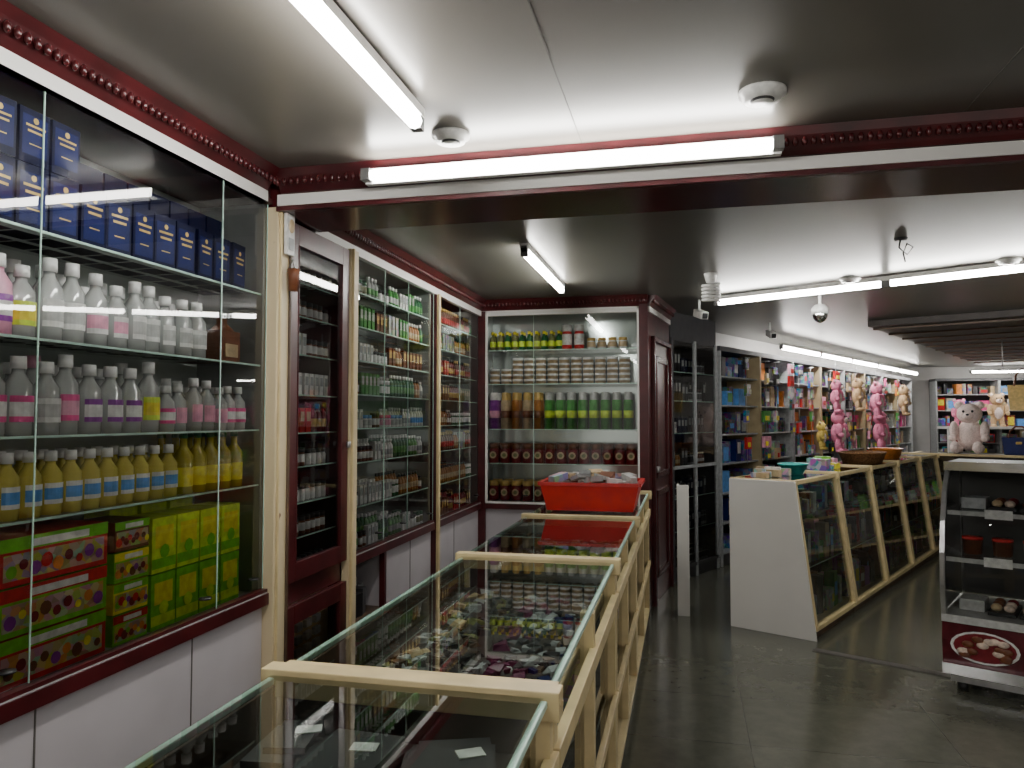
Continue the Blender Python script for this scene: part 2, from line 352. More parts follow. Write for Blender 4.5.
# cabinet A
mb=MB(LW)
x=-.2
while x<2.66:
    for (z0,h,on) in ((2.0,.19,True),(2.192,.15,x<1.75)):
        if on:
            a=U(-.1,.1); c,s=math.cos(a),math.sin(a)
            carton(mb,x+.05,.13,z0,.098,.085,h,'navy','blue',None,a,.15,.88,.42)
            def fp(u,zz): return (x+.05+u*c+.046*s,.13+u*s-.046*c,z0+zz)
            for (u,v0,v1) in ((.032,.67,.71),(.026,.57,.61),(.020,.34,.36)):
                mb.quad(fp(-u,v0*h),fp(u,v0*h),fp(u,v1*h),fp(-u,v1*h),'gold')
            mb.poly([fp(.009*math.cos(t*.785),h*.8+.009*math.sin(t*.785)) for t in range(8)],'gold')
    carton(mb,x+.05,.24,2.0,.098,.08,.30,'navy','navy')
    x+=.108
mb.build('tea_cartons')
LBL=[('lpink','white'),('white','lpink'),('white','silver'),('pink','white'),('white','pink'),('purple','white'),('lime','yellow'),('lpink','pink'),('white','purple'),('wine','purple'),('green','white'),('white','lblue')]
def lrow(mb,x0,x1,z,h,r,step,labs,seed):
    random.seed(seed); x=x0; l=random.choice(labs); body='clear_plastic'; hh=h
    while x<x1:
        if R()<.6: 
            l=random.choice(labs); hh=h+U(-.03,.015); body='amber' if R()<.06 else ('lpink' if R()<.06 else 'clear_plastic')
        for yy in (.085,.20):
            xx=x+U(-.006,.006); y2=yy+U(-.008,.008)
            bottle(mb,xx,y2,z,hh,r,body,'cap_white' if R()<.93 else l[1],body,14)
            facelabel(mb,xx,y2,z,hh,r,l[0],l[1],-1.57+U(-.4,.1))
        x+=step
    return x
mb=MB(LW); x=lrow(mb,-.2,2.42,1.71,.225,.036,.081,LBL,3)
for yy in (.1,.22): 
    mb.rbox(2.57,yy,1.71,.12,.085,.12,0,'brown'); mb.lathe([(.05,0),(.02,.03),(.02,.05),(0,.05)],10,(2.57,yy,1.83),'brown')
    mb.rbox(2.57,yy-.045,1.73,.08,.004,.05,0,'tan')
mb.build('toiletry_bottles')
mb=MB(LW); x=lrow(mb,-.2,2.2,1.45,.225,.037,.084,LBL+[('pink','lpink'),('pink','white')],8)
lrow(mb,x,2.68,1.45,.185,.032,.072,[('lpink','lpink'),('pink','white')],6)
mb.build('toiletry_bottles')
mb=MB(LW); x=-.2; random.seed(20)
while x<2.28:
    for yy in (.08,.18):
        bottle(mb,x,yy,1.23,.175,.031,'oil_glass','cap_white','oil_glass',12)
        facelabel(mb,x,yy,1.23,.175,.031,'white','lblue',-1.57+U(-.3,0))
    x+=.070
mb.build('oil_bottles')
mb=MB(LW); x=2.33
while x<2.7:
    for yy in (.08,.17): tallbottle(mb,x,yy,1.23,.215 ,.034,'olive_glass','dgreen','yellow')
    x+=.076
mb.build('olive_oil_bottles')
mb=MB(LW)
for xx in (2.20,2.325,2.45,2.575):
    for j in range(2): 
        carton(mb,xx,.12,.80+j*.185,.118,.14,.18,'lime' if j else 'green','yellow','green' if j else 'lime')
for xx in (2.2,2.35,2.5): carton(mb,xx,.26,.80,.13,.1,.39,'lime','yellow')
mb.build('green_tea_cartons')
mb=MB(LW); random.seed(33)
for j in range(3): fruitbox(mb,1.76,.15,.80+j*.13,.37,.2,.125,['red','green','red'][j],['green','red','green'][j])
for j in range(4): fruitbox(mb,2.05,.13,.80+j*.095,.15,.16,.09,['green','yellow','green','brown'][j],['red','green','yellow','green'][j])
fruitbox(mb,1.38,.12,.80,.3,.16,.22,'green','red'); fruitbox(mb,1.38,.12,1.022,.3,.16,.14,'red','lime')
for xx in (.1,.4,.7,1.0): 
    for j in range(3): fruitbox(mb,xx,.14,.80+j*.125,.28,.18,.12,['red','green','orange'][j],'yellow')
mb.build('juice_cartons')

def assort(name,F,x0,x1,zs,kinds,D0=.07,D1=.25,rows=2,seed=1):
    random.seed(seed); mb=MB(F)
    for i,z in enumerate(zs):
        fams=kinds[i%len(kinds)]
        x=x0+.03
        while x<x1-.04:
            fn,body,cap,lab,hh,rr=random.choice(fams); n=random.randint(2,5)
            for k in range(n):
                if x>x1-.035: break
                for q in range(rows):
                    yy=D0+(D1-D0)*q/max(1,rows-1)
                    if fn=='carton': carton(mb,x,yy,z,rr*1.8,rr*1.4,hh,body,lab)
                    else: fn(mb,x,yy,z,hh,rr,body,cap,lab,8)
                x+=rr*2+.008
            x+=.012
    return mb.build(name)
K1=[(bottle,'white','cap_white','greyp',.11,.018),(jar,'white','black','white',.07,.02),('carton','white','','greyp',.10,.02),(jar,'brown','black','white',.08,.02)]
K2=[(bottle,'brown','white','white',.11,.017),(bottle,'amber','black','tan',.12,.019),(jar,'dgreen','cap_white','white',.09,.02)]
K3=[(bottle,'dgreen','cap_white','mgreen',.13,.02),(bottle,'mgreen','cap_white','silver',.12,.02),('carton','mgreen','','silver',.12,.022),(jar,'white','dgreen','olive',.08,.024),(bottle,'silver','white','mgreen',.12,.02)]
K4=[('carton','red','','tan',.11,.025),(bottle,'maroon','black','gold',.13,.02),(bottle,'brown','gold','red',.13,.02)]
K5=[(jar,'white','lblue','silver',.07,.024),(jar,'white','pink','lpink',.07,.022),(bottle,'white','white','lblue',.12,.018)]
K6=[(jar,'black','black','white',.08,.022),(jar,'white','black','greyp',.07,.022)]
K8=[('carton','brown','','gold',.11,.024),(bottle,'amber','white','tan',.12,.02),('carton','olive','','tan',.1,.024),('carton','print_white','','silver',.12,.024)]
assort('cosmetic_bottles_and_jars',LW,2.90,3.41,[.80]+SB,[K6,K6,K1,K6+K1,K1,K1+K4,K1,K1+K2,K1],.06,.2,seed=3)
assort('cosmetic_bottles_and_jars',LW,3.55,4.77,[.80]+SC,[K3+K1,K3+K1,K3+K8,K1+K8,K3+K2+K1,K1+K5,K3+K1,K1+K2],.07,.22,seed=5)
assort('medicine_bottles_and_cartons',LW,4.93,5.93,[.80]+SC,[K4+K8,K3+K4,K8+K2,K4,K4+K8,K2,K4+K8,K2],.07,.22,seed=8)
mb=MB(LW)
for k in range(16): mb.rbox(U(3.62,3.94),U(.08,.2),.08 if k<7 else .435,U(.04,.09),U(.05,.1),U(.05,.2),U(-.2,.2),random.choice(['black','darkgrey','greyp','brown','white']))
mb.build('stored_packets')
mb=MB(BK); x=-1.56
while x<-.42:
    if x<-.95: 
        for yy in (.07,.16): bottle(mb,x,yy,2.05,.155,.026,'olive' if int(x*20)%2 else 'dgreen','yellow','lime')
        x+=.062
    elif x<-.8: 
        jar(mb,x,.1,2.05,.2,.042,'red','white','white'); x+=.1
    else: jar(mb,x,.1,2.05,.09,.036,'white','gold','tan'); x+=.085
mb.build('shampoo_bottles')
mb=MB(BK); x=-1.55
while x<-.42:
    for j in range(5 if x>-1.4 else 3): mb.lathe([(0,0),(.042,0),(.042,.022),(.045,.022),(.045,.04),(0,.04)],12,(x,.1,1.77+j*.043),['tan','tan','tan','white','white'])
    x+=.098
mb.build('cream_tins')
mb=MB(BK); x=-1.55
while x<-.40:
    b,c,l=('purple','white','lpink') if x<-1.5 else (('tan','gold','brown') if x<-1.15 else ('mgreen','silver','lime'))
    if b=='tan' and int(x*11)%2: b='amber'
    for yy in (.08,.19): spray(mb,x,yy,1.40,.30,.036 if b!='purple' else .045,b,c,l,12)
    x+=.092
mb.build('spray_cans')
for z0 in (1.12,.815):
    mb=MB(BK); x=-1.55
    while x<-.40:
        for yy in (.08,.2): jar(mb,x,yy,z0,.16,.043,'maroon','gold' if z0<1 else 'brown','maroon',12)
        mb.poly([(x+.03*math.cos(t*.628),.08-.047,z0+.066+.03*math.sin(t*.628)) for t in range(10)],'tan')
        mb.poly([(x+.016*math.cos(t*.628),.08-.048,z0+.066+.016*math.sin(t*.628)) for t in range(10)],'olive')
        x+=.094
    mb.build('preserve_jars')

# ------------------------------------------------------------ display counters
def counter(name,F,L,D,H,slant=0.,frame='cream',endL=None,far=.05,near=.035,backm='wood_brown',deck=.84,mid=.56,baseh=.12,posts=(),thin=False,endR=None,w=.04,midrail=True):
    mb=MB(F)
    yt=slant; o=w/2
    mb.box(0,L,.03,D-.01,0,baseh,'wood_brown'); mb.box(0,L,0,D,baseh,baseh+.03,frame)
    def yf(z): return slant*max(0,(z-baseh))/(H-baseh)
    mb.box(0,L,D-.02,D,baseh,H-.02,backm)
    mb.quad((.02,yf(mid)+.04,mid),(L-.02,yf(mid)+.04,mid),(L-.02,D-.02,mid),(.02,D-.02,mid),'glass_shelf')
    mb.box(.02,L-.02,yf(deck)+.04,D-.02,deck-.02,deck,'deck_dark')
    mb.box(.02,L-.02,yf(mid)+.035,yf(mid)+.04,mid-.008,mid,'glass_edge')
    for x in (w/2,L-w/2)+tuple(posts):
        mb.beam((x,o,baseh),(x,yt+o,H-.02),w,w,frame)
    for x in (w/2,L-w/2): mb.beam((x,D-.02,0),(x,D-.02,H-.03),w,w,frame)
    if thin:
        mb.beam((0,yt+.01,H-.012),(L,yt+.01,H-.012),.014,.014,'glass_edge')
        mb.beam((0,D-.01,H-.012),(L,D-.01,H-.012),.014,.014,'glass_edge')
        mb.beam((0,yt+.0,deck-.02),(L,yt+.0,deck-.02),.025,.045,frame)
    else:
        mb.beam((0,yt+o,H-.015),(L,yt+o,H-.015),w,.03,frame)
        mb.beam((0,D-.02,H-.015),(L,D-.02,H-.015),w,.03,frame)
    if midrail: mb.beam((0,yf(mid)+.0,mid),(L,yf(mid)+.0,mid),.02,.035,frame)
    mb.box(L-far,L,yt-.02,D+.015,H-.045,H+.012,frame); mb.box(0,near,yt-.005,D,H-.035,H+.002,frame)
    mb.box(L-far*.6,L-far*.4,yt-.024,D+.018,H-.02,H-.008,'tan')
    mb.quad((0,yt+.01,H),(L,yt+.01,H),(L,D-.01,H),(0,D-.01,H),'glass_top')
    mb.quad((0,w*.7,baseh),(L,w*.7,baseh),(L,yt+w*.7,H-.02),(0,yt+w*.7,H-.02),'glass_top' if slant else 'glass')
    if endL: mb.extrude([(0,0),(yt,H-.005),(D,H-.005),(D,0)],-.02,0,endL)
    else: mb.poly([(.01,.02,baseh),(.01,D-.02,baseh),(.01,D-.02,H-.02),(.01,yt+.02,H-.02)],'glass')
    if endR: mb.extrude([(.03,baseh),(yt+.03,H-.04),(D-.02,H-.04),(D-.02,baseh)],L-.03,L-.01,endR)
    else: mb.poly([(L-.01,.02,baseh),(L-.01,D-.02,baseh),(L-.01,D-.02,H-.02),(L-.01,yt+.02,H-.02)],'glass')
    return mb.build(name,.005)
def Cn(y): return FR(-.26,y,90)
CD=.84
for (y0,y1) in ((.14,1.49),(1.50,2.86),(2.87,4.06),(4.07,5.48)):
    counter('glass_display_counter',Cn(y0),y1-y0,.60,.96,0,deck=CD,mid=.46,posts=((y1-y0)/2,),thin=True,endR='deck_dark' if y1<5 else None)
def scatter(name,F,L,D,z,n,kinds,seed,size=(.05,.12),hh=(.01,.035),y0=.09):
    random.seed(seed); mb=MB(F)
    nx=max(1,int(math.sqrt(n*L/D))); ny=max(1,n//nx)
    for i in range(nx):
        for j in range(ny):
            x=.09+(L-.18)*(i+.5)/nx+U(-.015,.015); y=y0+(D-.09-y0)*(j+.5)/ny+U(-.012,.012)
            w=min(U(*size),(L-.1)/nx*.95); d=min(U(*size),(D-.14)/ny*.95); h=U(*hh); a=U(-.25,.25); k=random.choice(kinds)
            mb.rbox(x,y,z,w,d,h,a,k)
            if R()<.4: mb.rbox(x,y,z+h*.3,w*.7,d+.004,h*.4,a,random.choice(['white','yellow','red','lblue','silver','print_white']))
    return mb.build(name)
def pouches(name,F,L,D,z,n,zones,seed,r=(.012,.028)):
    random.seed(seed); mb=MB(F); nz=len(zones)
    for k in range(n):
        x=U(.07,L-.09); y=U(.07,D-.07); q=U(*r); kk=random.choice(zones[min(nz-1,int((D-y)/D*nz))])
        a=U(0,3.14); P=[]
        for zz,g in ((0,1.),(q*.35,.75)):
            for i in range(4):
                t=a+i*1.571; rr=q*g*U(.8,1.5); P.append((x+rr*math.cos(t),y+rr*math.sin(t),z+zz+(U(0,q*.5) if zz else 0)))
        mb.hexa(P,kk)
    return mb.build(name)
mb=MB(Cn(.14))
for (x,y,w,d,a,k) in ((.2,.18,.2,.2,.1,'darkgrey'),(.2,.42,.2,.2,-.1,'black'),(.45,.3,.22,.24,.2,'darkgrey'),(.7,.17,.2,.18,.1,'black'),(.7,.42,.22,.2,-.2,'print_dark'),(.95,.3,.2,.2,.15,'darkgrey'),(1.17,.16,.2,.17,.25,'darkgrey'),(1.15,.36,.22,.18,-.15,'black'),(1.2,.50,.16,.1,.1,'darkgrey')):
    mb.rbox(x,y,CD,w,d,.03,a,k); mb.rbox(x+.02,y-.01,CD+.03,w*.8,d*.8,.012,a+.1,'darkgrey'); mb.rbox(x+.04,y-.03,CD+.043,.035,.05,.002,a+.3,'white')
mb.build('packed_garments')
pouches('trinket_packets',Cn(1.50),1.34,.58,CD,400,[['greyp','tan','olive','greyp','wood_brown'],['darkgrey','wood_brown','darkgrey','olive','black'],['wine','darkgrey','darkgrey','wine','greyp'],['darkgrey','greyp','black','wood_brown','blue']],12)
pouches('trinket_packets',Cn(2.87),1.17,.58,CD,260,[['greyp','darkgrey','olive'],['dgreen','darkgrey','wood_brown','silver']],13)
pouches('trinket_packets',Cn(4.07),1.38,.58,CD,150,[['silver','greyp','brown','darkgrey']],14)
for y0,s in ((.14,1.35),(1.5,1.36),(2.87,1.19),(4.07,1.38)):
    scatter('boxed_goods',Cn(y0),s,.56,.46,30,['silver','darkgrey','greyp','brown','print_grey','print_red','print_blue'],int(y0*10)+40,(.07,.12),(.04,.18))
    scatter('boxed_goods',Cn(y0),s,.56,.151,30,['silver','darkgrey','greyp','brown','print_grey','print_white','black'],int(y0*10)+60,(.07,.12),(.04,.2))

# red crate
F=FR(-.525,4.36,0,.975); mb=MB(F)
w0,d0,w1,d1,h=.24,.17,.275,.20,.15
b=[(-w0,-d0,0),(w0,-d0,0),(w0,d0,0),(-w0,d0,0)]; t=[(-w1,-d1,h),(w1,-d1,h),(w1,d1,h),(-w1,d1,h)]
mb.poly(b,'red_plastic')
for i in range(4):
    j=(i+1)%4; mb.poly([b[i],b[j],t[j],t[i]],'red_plastic')
    mb.beam(t[i],t[j],.025,.018,'red_plastic')
mb.build('red_plastic_crate')
mb=MB(F); random.seed(17)
mb.box(-.2,.2,-.13,.13,.005,.10,'tan')
for k in range(46): mb.rbox(U(-.22,.22),U(-.16,.16),.10+U(0,.075),U(.05,.1),U(.04,.09),U(.02,.04),U(0,3),random.choice(['white','tan','silver','silver','print_white','greyp','brown','greyp']),U(-.3,.3))
mb.build('soap_packets')

mb=MB(); mb.box(-.07,.02,5.86,5.90,0,.98,'white_paint'); mb.box(-.07,.02,5.90,6.0,.0,.04,'white_paint'); mb.box(-.07,-.05,5.90,6.0,0,.98,'white_paint'); mb.build('white_flap_gate',.003)

# ------------------------------------------------------------ right-hand diagonal part
def C2(x): return FR(0,7.2,TH)@Matrix.Translation((x,-1.56,0))
xs=[-1.22,-.27,.7,1.68,2.66,3.6]
for i in range(5):
    counter('slanted_display_counter',C2(xs[i]+.005),xs[i+1]-xs[i]-.01,.60,1.06,.13,frame='cream',endL='white_paint' if i==0 else None,deck=.80,mid=.46,far=.035,near=.025,baseh=.06,backm='back_dark',w=.034,midrail=False)
    scatter('toy_packets',C2(xs[i]),.95,.60,.46,56,['print_toy','print_grey','red','mgreen','print_dark','lpink','black','print_dark','tan','print_white','darkgrey'],70+i,(.06,.11),(.12,.28),y0=.14)
    scatter('toy_packets',C2(xs[i]),.95,.60,.091,56,['print_toy','print_white','print_grey','mgreen','brown','purple','black','print_dark','darkgrey'],80+i,(.06,.11),(.12,.32),y0=.10)
    scatter('toy_packets',C2(xs[i]+.0),.95,.60,.801,46,['print_dark','print_white','silver','print_blue','black','brown','darkgrey','print_toy'],90+i,(.06,.11),(.05,.18),y0=.18)
XC=FR(0,7.2,TH)@Matrix.Translation((3.75,-1.1,0))@Matrix.Rotation(math.radians(-90),4,'Z')
counter('glass_display_counter',XC,2.2,.6,1.06,.08,deck=.8)
scatter('toy_packets',XC,2.2,.6,.561,60,['print_toy','print_white','red','green','print_grey'],95,(.06,.11),(.05,.2))
mb=MB(C2(-1.22)); mb.lathe([(0,0),(.09,0),(.13,.07),(.135,.07),(.135,.08),(.12,.07),(.085,.01),(0,.01)],16,(.62,.36,1.063),'teal',True,1.1,.8); mb.build('turquoise_basket')
mb=MB(C2(-1.22)); random.seed(4)
for k in range(9):
    mb.rbox(.08+.042*k,.42+U(-.06,.06),1.063,U(.035,.05),U(.06,.12),U(.03,.07),U(-.3,.3),random.choice(['white','silver','print_white','tan','lblue']))
mb.build('small_cartons')
mb=MB(C2(.7)); mb.lathe([(0,0),(.2,0),(.24,.09),(.25,.095),(.24,.10),(.19,.015),(0,.015)],18,(.6,.36,1.063),'wicker',True,1.2,.85)
mb.build('wicker_basket')
mb=MB(C2(1.68)); mb.lathe([(0,0),(.15,0),(.19,.1),(.2,.105),(.18,.10),(.14,.015),(0,.015)],18,(.5,.36,1.063),'orange',True,1.2,.85) 
mb.build('orange_basket')
mb=MB(C2(-.27)); random.seed(14)
for k in range(8): mb.rbox(.12+.09*k,.36+U(-.08,.08),1.063,U(.06,.08),U(.08,.16),U(.02,.10),U(-.3,.3),random.choice(['green','yellow','print_toy','teal','lpink','print_white']))
mb.build('toy_cartons')

# tall glass cabinet
mb=MB(SH); a,b=-.28,.68
mb.box(a,b,.38,.41,0,2.22,'back_dark'); mb.box(a,b,0,.40,0,.10,'black'); mb.box(a,b,0,.40,2.20,2.25,'darkgrey'); mb.box(a,b,0,.40,2.25,CF,'darkgrey')
for x in (a+.015,(a+b)/2,b-.015): mb.beam((x,.0,0),(x,.0,2.22),.03,.03,'greyp' if x>a+.1 else 'darkgrey')
mb.box(a,b,-.015,.015,1.02,1.05,'greyp'); mb.box(a,b,-.015,.015,.10,.13,'darkgrey')
for z in (.45,.75,1.04,1.35,1.65,1.92):
    mb.quad((a,.02,z),(b,.02,z),(b,.38,z),(a,.38,z),'glass_shelf'); mb.box(a,b,.016,.02,z-.008,z,'glass_edge')
mb.quad((a,.0,.1),(b,.0,.1),(b,.0,2.2),(a,.0,2.2),'glass'); mb.box(a,a+.02,0,.4,0,2.22,'darkgrey'); mb.box(b-.02,b,0,.4,0,2.22,'darkgrey')
mb.build('tall_glass_cabinet')
K7=[('carton','darkgrey','','greyp',.16,.03),('carton','black','','silver',.2,.028),('carton','navy','','greyp',.14,.03),(jar,'greyp','black','darkgrey',.12,.025)]
assort('stationery_cartons',SH,-.25,.64,[.10,.45,.75,1.04,1.35,1.65,1.92],[K7,K7+K1,K7,K7+K2,K7+K1,K7],.1,.25,seed=21)

def shelving(name,gname,F,x0,x1,bay,prints,seed,H=2.22,zs=(.12,.42,.72,1.02,1.32,1.62,1.92),post='greyp'):
    mb=MB(F); n=round((x1-x0)/bay); bw=(x1-x0)/n
    mb.box(x0,x1,.37,.40,0,H,'back_dark'); mb.box(x0,x1,0,.37,0,.10,'darkgrey'); mb.box(x0,x1,-.02,.40,H-.05,H,'darkgrey')
    for i in range(n+1): 
        xx=x0+i*bw; mb.box(max(x0,xx-.02),min(x1,xx+.02),-.02,.37,0,H-.05,post if i%2 else 'greyp')
    for z in zs: mb.box(x0,x1,.01,.37,z-.015,z,'greyp')
    mb.build(name)
    random.seed(seed)
    for i in range(n):
        g=MB(F); pal=prints[i%len(prints)]
        for zi,z in enumerate(zs):
            top=(zs[zi+1]-.03 if zi+1<len(zs) else H-.07)-z
            x=x0+i*bw+.04; xe=x0+(i+1)*bw-.035
            while x<xe-.04:
                w=min(U(.05,.2),xe-x); h=U(.45,.95)*top; k=random.choice(pal); d=U(.14,.26)
                g.rbox(x+w/2,.30-d/2,z,w*.96,d,h,U(-.04,.04),k)
                yy=.30-d-.008
                if R()<.55: 
                    a0,a1=U(.05,.4),U(.6,.95); g.quad((x+w*.15,yy,z+h*a0),(x+w*.85,yy,z+h*a0),(x+w*.85,yy,z+h*a1),(x+w*.15,yy,z+h*a1),random.choice(['white','yellow','print_white','print_toy','red','lblue','print_toy','tan','greyp','mgreen','print_dark']))
                x+=w+U(0,.04)
        g.build(gname)
PB=['print_blue','print_dark','blue','print_blue','lblue','print_dark','black']
PT=['print_toy','print_white','print_dark','red','print_dark','print_blue','lpink','mgreen','darkgrey','orange','tan','black']
PP=['lpink','print_toy','white','print_white','print_red','print_dark','tan','darkgrey','pink']
shelving('shelving_unit','toy_boxes',SH,.74,9.2,1.06,[PB,PB+PT,PT,PT,PT+PP,PT,PP,PP],31,post='cream_dull')
FW=FR(0,15.55,0)
shelving('shelving_unit','toy_boxes',FW,4.6,7.8,1.06,[PP+PT,PP+['lblue','tan'],PT],37)

mb=MB(SH); random.seed(9)
for bx in (1.25,1.8,2.1,2.6,2.86,3.3,4.1,4.4,4.95,5.2,6.0,6.3,7.0,7.8):
    mb.tube([(bx,-.03,2.12),(bx,-.12,2.12)],.006,'steel')
    for k in range(8):
        if R()<.7:
            z=2.07-k*.14; c=random.choice(PT+PP); xx=bx+U(-.03,.03); w=U(.09,.16)
            mb.rbox(xx,-.08,z-.07,w,.03,.125,U(-.2,.2),c); mb.rbox(xx,-.085,z-.05,w*.6,.035,.05,U(-.2,.2),random.choice(['yellow','white','red','print_white']))
    mb.tube([(bx,-.08,2.12),(bx,-.08,1.0)],.003,'steel')
mb.build('hanging_blister_packs')

def teddy(name,F,s,m,m2='plush_white',pose='sit',hang=None):
    mb=MB(F@Matrix.Scale(s,4))
    mb.ell((0,0,.30),(.20,.16,.27),m,16,10); mb.ell((0,-.08,.28),(.13,.10,.19),m2,12,8)
    mb.ell((0,-.02,.66),(.19,.17,.17),m,16,10)
    for sx in (-1,1):
        mb.ell((sx*.15,0,.80),(.07,.04,.07),m,10,8); mb.ell((sx*.15,-.03,.80),(.045,.025,.045),m2,8,6)
        mb.ell((sx*.22,-.08,.38),(.07,.09,.16),m,10,8)
        mb.ell((sx*.23,-.13,.26),(.065,.07,.065),m,8,6)
        if pose=='sit':
            mb.ell((sx*.15,-.20,.09),(.085,.19,.085),m,12,8); mb.ell((sx*.16,-.38,.11),(.08,.05,.10),m,10,8); mb.ell((sx*.16,-.42,.11),(.05,.02,.06),m2,8,6)
        else: mb.ell((sx*.11,-.03,.03),(.08,.08,.17),m,12,8); mb.ell((sx*.12,-.08,-.11),(.075,.11,.06),m,10,8)
        mb.ell((sx*.065,-.18,.70),(.02,.015,.022),'black',8,6)
    mb.ell((0,-.17,.62),(.08,.07,.06),m2,12,8); mb.ell((0,-.235,.645),(.025,.018,.018),'black',8,6)
    if hang: mb.tube([(0,0,.80),(0,0,.80+hang/s)],.006,'steel',6)
    return mb.build(name)
teddy('teddy_bear',XC@Matrix.Translation((.60,.3,1.06)),.72,'plush_white')
teddy('teddy_bear',XC@Matrix.Translation((1.6,.38,1.06)),.42,'plush_tan')
for (x,z,s,m,h) in ((3.1,1.15,.34,'plush_yellow',.7),(3.72,1.62,.42,'plush_pink',.3),(3.78,1.12,.55,'plush_pink',None),(4.7,1.65,.45,'plush_tan',.2),(5.7,1.55,.55,'plush_pink',.2),(5.85,1.08,.6,'plush_pink',None),(7.4,1.6,.5,'plush_tan',.3)):
    teddy('plush_toy',SH@Matrix.Translation((x,-.26,z)),s,m,pose='h',hang=h)
for k in range(5):
    teddy('teddy_bear',FW@Matrix.Translation((4.9+k*.62,-.28,1.40)),[.5,.62,.45,.6,.5][k],['plush_pink','plush_tan','plush_pink','plush_white','plush_tan'][k],pose='h')
mb=MB(FW); mb.box(4.6,7.8,-.6,-.03,1.28,1.32,'white_paint') 
for x in (4.65,6.2,7.75): mb.box(x-.03,x+.03,-.58,-.5,0,1.28,'white_paint')
mb.build('toy_display_table')
mb=MB(XC); mb.tube([(.9,.3,2.05),(2.2,.3,2.05)],.012,'steel') 
for x in (.95,2.15): mb.tube([(x,.3,2.05),(x,.3,CF)],.006,'steel')
mb.build('hanging_rail')
def bag(name,F,w,h,d,m):
    mb=MB(F); mb.hexa([(-w*.42,-d/2,0),(w*.42,-d/2,0),(w*.42,d/2,0),(-w*.42,d/2,0),(-w/2,-d*.25,h),(w/2,-d*.25,h),(w/2,d*.25,h),(-w/2,d*.25,h)],m)
    for y in (-d*.25,d*.25): mb.tube([(-w*.3,y,h*.95),(-w*.26,y*.6,h*1.35),(-w*.1,0,h*1.62),(w*.1,0,h*1.62),(w*.26,y*.6,h*1.35),(w*.3,y,h*.95)],.01,'brown')
    mb.box(-.03,.03,-d*.42,-d*.2,h*.6,h*.75,'gold'); return mb.build(name,.01)
bag('handbag',XC@Matrix.Translation((1.16,.3,1.57)),.34,.30,.14,'gold')
bag('handbag',XC@Matrix.Translation((1.75,.3,1.57)),.34,.30,.14,'brown')
bag('handbag',XC@Matrix.Translation((1.10,.22,1.062)),.34,.2,.16,'blue')

# ------------------------------------------------------------ refrigerated showcase
FS=FR(1.37,4.62,-26.7); mb=MB(FS); L=1.25
prof=[(.0,.12),(-.015,.28),(.0,.38),(.62,.38),(.62,.12)]
mb.extrude(prof,0,L,'maroon_panel')
mb.box(.03,L-.03,.03,.6,.05,.12,'steel'); mb.box(0,L,-.02,.62,.38,.42,'silver'); mb.extrude([(-.02,.10),(-.03,.16),(.0,.16),(.0,.10)],0,L,'chrome')
for x in (.08,L-.08):
    for y in (.08,.54): mb.lathe([(0,0),(.028,0),(.028,.05),(0,.05)],10,(x,y,0),'black')
cv=[(-.01,.42),(-.03,.58),(-.02,.75),(.02,.92),(.09,1.08),(.20,1.20)]
for i in range(len(cv)-1):
    (y0,z0),(y1,z1)=cv[i],cv[i+1]; mb.quad((0,y0,z0),(L,y0,z0),(L,y1,z1),(0,y1,z1),'glass')
    for x in (.012,L-.012): mb.beam((x,y0,z0),(x,y1,z1),.024,.02,'steel')
mb.box(0,L,.16,.64,1.20,1.24,'greyp'); mb.box(0,L,.15,.165,1.195,1.245,'chrome')
mb.poly([(.005,y,z) for y,z in cv]+[(.005,.62,1.20),(.005,.62,.43)],'glass'); mb.poly([(L-.005,y,z) for y,z in cv]+[(L-.005,.62,1.20),(L-.005,.62,.43)],'glass')
mb.box(0,L,.60,.62,.43,1.2,'back_dark')
for x in (.01,L-.01): mb.beam((x,.61,.43),(x,.61,1.2),.02,.02,'steel')
for z,y in ((.72,.05),(.97,.12)):
    mb.quad((.02,y,z),(L-.02,y,z),(L-.02,.6,z),(.02,.6,z),'glass_shelf'); mb.box(.02,L-.02,y-.01,y,z-.02,z+.004,'silver')
    for x in (.2,.7): mb.box(x,x+.13,y-.014,y-.01,z-.03,z+.02,'white')
mb.poly([(.20+.16*math.cos(t*.314),-.018,.265+.085*math.sin(t*.314)) for t in range(20)],'white')
mb.poly([(.20+.145*math.cos(t*.314),-.0185,.265+.075*math.sin(t*.314)) for t in range(20)],'maroon')
for k in range(14):
    mb.ell((.20+.10*math.cos(k*.55),-.022,.265+.045*math.sin(k*.55*1.7)),(.03,.006,.018),random.choice(['food_cream','brown','brown','food_cream']),8,6)
mb.build('refrigerated_display_case')
mb=MB(FS); random.seed(5)
for z,y in ((.425,.06),(.725,.12),(.975,.2)):
    x=.06
    while x<L-.12:
        k=random.choice(['tray','jar','box','tray'])
        if k=='tray': 
            mb.box(x,x+.13,y+.02,y+.30,z,z+.02,'black') 
            for q in range(6): mb.ell((x+.035+.06*(q%2),y+.08+.08*(q//2),z+.035),(.028,.03,.022),random.choice(['brown','food_cream','maroon','tan']),8,6)
        elif k=='jar': mb.lathe([(0,0),(.045,0),(.05,.08),(.052,.08),(.052,.095),(0,.095)],12,(x+.06,y+.12,z),['brown','brown','white','red','red'])
        else: mb.rbox(x+.065,y+.15,z,.12,.16,.06,0,random.choice(['tan','greyp','silver','print_white']))
        x+=.145
mb.build('pastries_and_sweets')

